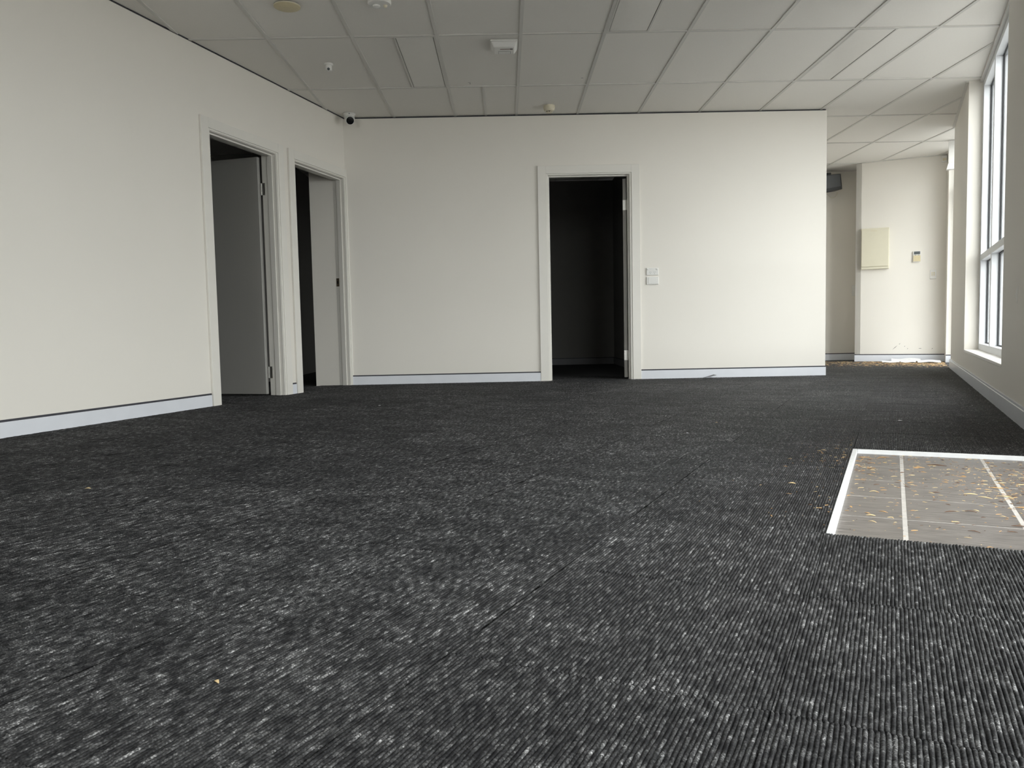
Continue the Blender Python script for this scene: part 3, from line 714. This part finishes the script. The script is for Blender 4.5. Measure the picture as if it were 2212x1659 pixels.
# ---- niche: grey unit high on the wall, small switch
YN = 11.09
t = thing('wall_unit', (4.56, YN, 2.46), 'dark grey boxy unit high on the shaded niche wall', 'wall unit')
k = MB(W); k.add([(4.38, YN-0.22, 2.527), (4.606, YN-0.22, 2.549), (4.628, YN-0.22, 2.338), (4.38, YN-0.22, 2.300), (4.38, YN-0.02, 2.535), (4.60, YN-0.02, 2.552), (4.606, YN-0.02, 2.342), (4.38, YN-0.02, 2.31)],
      [(0, 1, 2, 3), (7, 6, 5, 4), (0, 4, 5, 1), (1, 5, 6, 2), (2, 6, 7, 3), (3, 7, 4, 0)]); k.build('cabinet', 'unit2', t, bevel=0.01)
k = MB(W); k.add([(4.39, YN-0.226, 2.518), (4.594, YN-0.226, 2.540), (4.605, YN-0.226, 2.375), (4.39, YN-0.226, 2.342), (4.39, YN-0.215, 2.518), (4.594, YN-0.215, 2.54), (4.606, YN-0.215, 2.375), (4.39, YN-0.215, 2.342)],
      [(0, 1, 2, 3), (7, 6, 5, 4), (0, 4, 5, 1), (1, 5, 6, 2), (2, 6, 7, 3), (3, 7, 4, 0)]); k.build('front', 'unit', t, bevel=0.003, seg=1)
k = MB(W); k.box(4.44, 4.50, YN-0.15, YN+0.001, 2.53, 2.575); k.build('bracket', 'unit2', t, bevel=0.003)
k = MB(W); k.lathe([(0.012, 0), (0.012, 0.012)], (4.612, YN-0.12, 2.46), axis=(1, 0, 0), seg=12); k.build('knob', 'unit2', t)
k = MB(W); k.tube([(4.45, YN-0.10, 2.31), (4.50, YN-0.06, 2.28), (4.56, YN-0.03, 2.25), (4.61, YN-0.02, 2.265), (4.64, YN-0.012, 2.30), (4.645, YN-0.012, 2.33)], 0.003); k.build('cable', 'ivory', t, smooth=True)
t = thing('niche_switch', (4.89, YN, 0.97), 'white switch plate at the edge of the shaded niche', 'light switch')
k = MB(W); k.box(4.865, 4.935, YN-0.010, YN+0.001, 0.895, 1.045); k.build('plate', 'white', t, bevel=0.003)
k = MB(W); k.box(4.888, 4.912, YN-0.014, YN-0.009, 0.955, 0.985); k.build('rocker', 'white', t, bevel=0.002)

# ---- white box hung from the ceiling by the far glazed door
t = thing('hanging_box', U(0.66, 10.72, HC), 'white flat box hung from the ceiling beside the far glazed door', 'hanging box')
k = MB(U); k.box(0.556, 0.80, 10.70, 10.745, HC-0.255, HC+0.002); k.build('casing', 'white', t, bevel=0.002)
k = MB(U); v_ = [U(u, v, z) for (u, v, z) in ((0.556, 10.70, HC-0.255), (0.80, 10.70, HC-0.255), (0.80, 10.745, HC-0.255), (0.556, 10.745, HC-0.255), (0.535, 10.66, HC-0.335), (0.80, 10.66, HC-0.335), (0.80, 10.745, HC-0.335), (0.535, 10.745, HC-0.335))]
k.add(v_, [(0, 1, 2, 3), (4, 7, 6, 5), (0, 4, 5, 1), (1, 5, 6, 2), (2, 6, 7, 3), (3, 7, 4, 0)]); k.build('lower_flare', 'white', t, bevel=0.002)

# ---- loose things on the floor
def sheet(name, cu, cv, w, l, rot, z, lift, m, label, seed, cat='paper', group=None):
    rr = random.Random(seed); n, k2 = 9, 7; k = MB(U); vs = []; fs = []
    for s_ in (0, 1):
        for i in range(n):
            for j in range(k2):
                a = (i/(n-1)-0.5)*w; b = (j/(k2-1)-0.5)*l
                zz = z + lift*(0.5+0.5*math.sin(i*0.9+seed))*0.5 + lift*(j/(k2-1))**2 - (0.0008 if s_ else 0)
                vs.append(U(cu + a*math.cos(rot)-b*math.sin(rot), cv + a*math.sin(rot)+b*math.cos(rot), zz))
    N = n*k2
    for i in range(n-1):
        for j in range(k2-1):
            p = i*k2+j; fs.append((p, p+k2, p+k2+1, p+1)); fs.append((N+p, N+p+1, N+p+k2+1, N+p+k2))
    ring = [i*k2 for i in range(n)] + [(n-1)*k2+j for j in range(1, k2)] + [i*k2+k2-1 for i in range(n-2, -1, -1)] + [j for j in range(k2-2, 0, -1)]
    for a, b in zip(ring, ring[1:]+ring[:1]): fs.append((a, N+a, N+b, b))
    k.add(vs, fs); o = k.build(name, m, None, origin=U(cu, cv, z), smooth=True)
    return tag(o, label, cat, group)
sheet('paper_sheet', -0.03, 11.28, 0.20, 0.20, 0.08, 0.006, 0.010, 'paper', 'leftmost white paper sheet on the floor by the passage end wall', 1, group='papers on the passage floor')
sheet('paper_sheet', 0.175, 11.27, 0.17, 0.18, -0.06, 0.006, 0.014, 'paper', 'white paper sheet between two others on the passage floor', 2, group='papers on the passage floor')
sheet('paper_sheet', 0.41, 11.26, 0.26, 0.20, 0.0, 0.008, 0.018, 'paper', 'rightmost bluish-white paper sheet lying at the passage corner', 4, group='papers on the passage floor')
sheet('cardboard_scrap', 0.15, 11.49, 0.34, 0.08, 0.0, 0.006, 0.030, 'strip', 'grey paper scrap propped against the passage skirting', 3, 'paper')
# lifted carpet offcut against the back skirting
k = MB(W); k.prism([(1.93, YB-0.13), (2.075, YB-0.02), (2.085, YB-0.10)], 0.006, 0.008)
for i, p in enumerate(k.v):
    if abs(p[0]-2.075) < 1e-6 or abs(p[0]-2.085) < 1e-6: k.v[i] = (p[0], p[1], p[2]+0.026)
tag(k.build('carpet_offcut', 'unit', None, origin=(2.03, YB-0.08, 0.006)), 'small dark lifted offcut lying against the back skirting', 'offcut')

# ---- dry leaves
def leaf_geo(mb, u, v, z, ln, wd, rot, curl, rr):
    n = 4; pts = []
    for i in range(n+1):
        s_ = i/n; a = (s_-0.5)*ln; h = wd*0.5*math.sin(math.pi*min(max(s_, 0.06), 0.94))
        zc = z + curl*math.sin(math.pi*s_) + 0.0006
        bend = curl*0.25*math.sin(math.pi*s_)
        for sgn in (-1, 1):
            b = sgn*h + bend
            pts.append(U(u + a*math.cos(rot)-b*math.sin(rot), v + a*math.sin(rot)+b*math.cos(rot), zc + (0.3*h if sgn > 0 else 0)))
    m_ = len(pts); pts += [(p[0], p[1], p[2]-0.0006) for p in pts]
    fs = []
    for i in range(n):
        a = 2*i; fs += [(a, a+1, a+3, a+2), (m_+a, m_+a+2, m_+a+3, m_+a+1), (a, a+2, m_+a+2, m_+a), (a+1, m_+a+1, m_+a+3, a+3)]
    fs += [(0, m_, m_+1, 1), (m_-2, m_-1, 2*m_-1, 2*m_-2)]
    mb.add(pts, fs)
rl = random.Random(21)
ZT = -0.0105
# single leaves large enough to pick out
big = [(0.385, 2.985, .055, 'leaf2'), (0.30, 2.90, .05, 'leaf1'), (0.22, 2.775, .045, 'leaf2'), (0.255, 2.735, .05, 'leaf2'), (0.31, 2.765, .05, 'leaf2'), (0.15, 3.30, .08, 'leaf3'), (0.09, 3.22, .05, 'leaf1'),
       (-0.02, 2.435, .030, 'leaf1'), (-0.045, 2.30, .026, 'leaf2'), (0.20, 2.52, .04, 'leaf3'), (0.15, 2.50, .045, 'leaf3'), (0.34, 2.62, .05, 'leaf1'), (0.19, 2.28, .035, 'leaf3'), (0.26, 2.105, .03, 'leaf2'),
       (0.21, 2.13, .022, 'leaf1'), (-0.05, 2.72, .03, 'leaf2'), (-0.10, 3.40, .05, 'leaf1'), (-0.03, 3.42, .06, 'leaf1'), (0.30, 2.38, .045, 'leaf3'), (0.40, 2.70, .05, 'leaf1'), (0.45, 2.95, .05, 'leaf2'), (0.42, 3.10, .06, 'leaf1')]
for (u, v, ln, m) in big:
    k = MB(U); leaf_geo(k, u, v, ZT, ln*0.85, ln*rl.uniform(0.12, 0.19), rl.uniform(-0.5, 0.7), rl.uniform(0.0008, 0.0025), rl)
    o = k.build('dry_leaf', m, None, origin=U(u, v, ZT)); tag(o, {'leaf1': 'small tan curled leaf', 'leaf2': 'small pale straw-coloured leaf', 'leaf3': 'small dark brown leaf'}[m] + (' on the entry tiles close to the carpet edge strip' if u < 0.034 else ' on the entry tiles near the far white strip' if v > 3.2 else ' at the near edge of the entry tiles' if v < 2.357 else ' in the middle of the entry tiles'), 'leaf', 'dry leaves on the entry tiles')
# uncountable crumbs of leaf litter
def litter(name, n, samp, label, zf, size=1.0):
    """one mesh, three leaf tones"""
    k = MB(U); cnt = []
    for mi, share in enumerate((0.42, 0.30, 0.28)):
        f0 = len(k.f)
        for _ in range(int(n*share)):
            u, v = samp(); ln = rl.choice((0.003, 0.0045, 0.006, 0.009, 0.013, 0.020))*rl.uniform(0.7, 1.2)*size
            leaf_geo(k, u, v, zf(u, v), ln, max(0.0012, ln*rl.uniform(0.10, 0.30)), rl.uniform(-0.9, 0.9) if rl.random() < 0.75 else rl.uniform(-1.6, 1.6), rl.uniform(0.0002, 0.0012), rl)
        cnt.append(len(k.f)-f0)
    o = k.build(name, 'leaf1', None); o.data.materials.append(M['leaf2']); o.data.materials.append(M['leaf3'])
    idx = np.repeat([0, 1, 2], cnt)[:len(o.data.polygons)].astype(np.int32)
    o.data.polygons.foreach_set('material_index', idx)
    return tag(o, label, 'leaf litter', None, 'stuff')
def s_entry():
    while True:
        u = rl.uniform(-0.12, 0.57); v = rl.uniform(2.10, 3.49)
        d = 0.10 + 0.9*math.exp(-((u-0.42)**2/0.035 + (v-2.95)**2/0.09)) + 0.75*math.exp(-((u+0.11)**2/0.003 + (v-3.3)**2/0.06)) + 0.25*max(0, (v-2.5))
        if rl.random() < d: return u, v
litter('leaf_litter', 1300, s_entry, 'brown and straw leaf crumbs scattered over the entry tiles', lambda u, v: ZT)
def s_far():
    while True:
        u = rl.uniform(-1.3, 0.57); v = rl.uniform(9.9, 11.5)
        d = max(0, (v-10.0)/1.3)*(0.35 + 0.65*max(0, min(1, (u+0.5)/0.8)))
        if rl.random() < d: return u, v
litter('passage_litter', 3600, s_far, 'brown leaf crumbs on the carpet before the passage end wall', lambda u, v: 0.0024, 2.2)
def s_edge():
    while True:
        u = rl.uniform(-0.55, WU-0.01); v = rl.uniform(2.1, 3.9)
        if rl.random() < math.exp(-(WU-u)/0.10)*(0.25+0.75*math.exp(-((v-3.35)/0.25)**2)): return u, v
litter('carpet_edge_litter', 150, s_edge, 'leaf crumbs caught in the carpet beside the entry tiles', lambda u, v: 0.0024)
# stray crumbs on the carpet
for (u, v, ln, m, lab) in ((-2.518, 1.804, 0.022, 'leaf2', 'pale crumb alone on the dark carpet at the left'), (-0.915, 0.847, 0.014, 'leaf2', 'pale leaf crumb on the carpet at the lower left'), (-0.901, 3.816, 0.014, 'paper', 'white fleck on the carpet before the back doorway'),
                          (-0.852, 4.281, 0.014, 'leaf2', 'pale fleck on the carpet toward the back wall'), (-3.292, 4.638, 0.02, 'paper', 'white fleck on the carpet near the left doorways'), (0.037, 4.621, 0.025, 'paper', 'white fleck on the carpet below the tall window'), (-0.294, 2.703, 0.025, 'leaf2', 'pale leaf scrap on the carpet beside the entry tiles')):
    k = MB(U); leaf_geo(k, u, v, 0.0024, ln, ln*0.4, rl.uniform(-0.5, 0.5), 0.002, rl); tag(k.build('carpet_crumb', m, None, origin=U(u, v, 0.0045)), lab, 'crumb', 'crumbs on the carpet')
# nicks in two ceiling tiles
for (x, y, a, b) in ((-0.262, 6.885, 0.020, 0.004), (-0.256, 6.912, 0.004, 0.03), (0.692, 6.815, 0.018, 0.006)):
    k = MB(W); k.box(x-a/2, x+a/2, y-b/2, y+b/2, HC+0.0054, HC+0.007); k.build('nick', 'groove', ceiling)
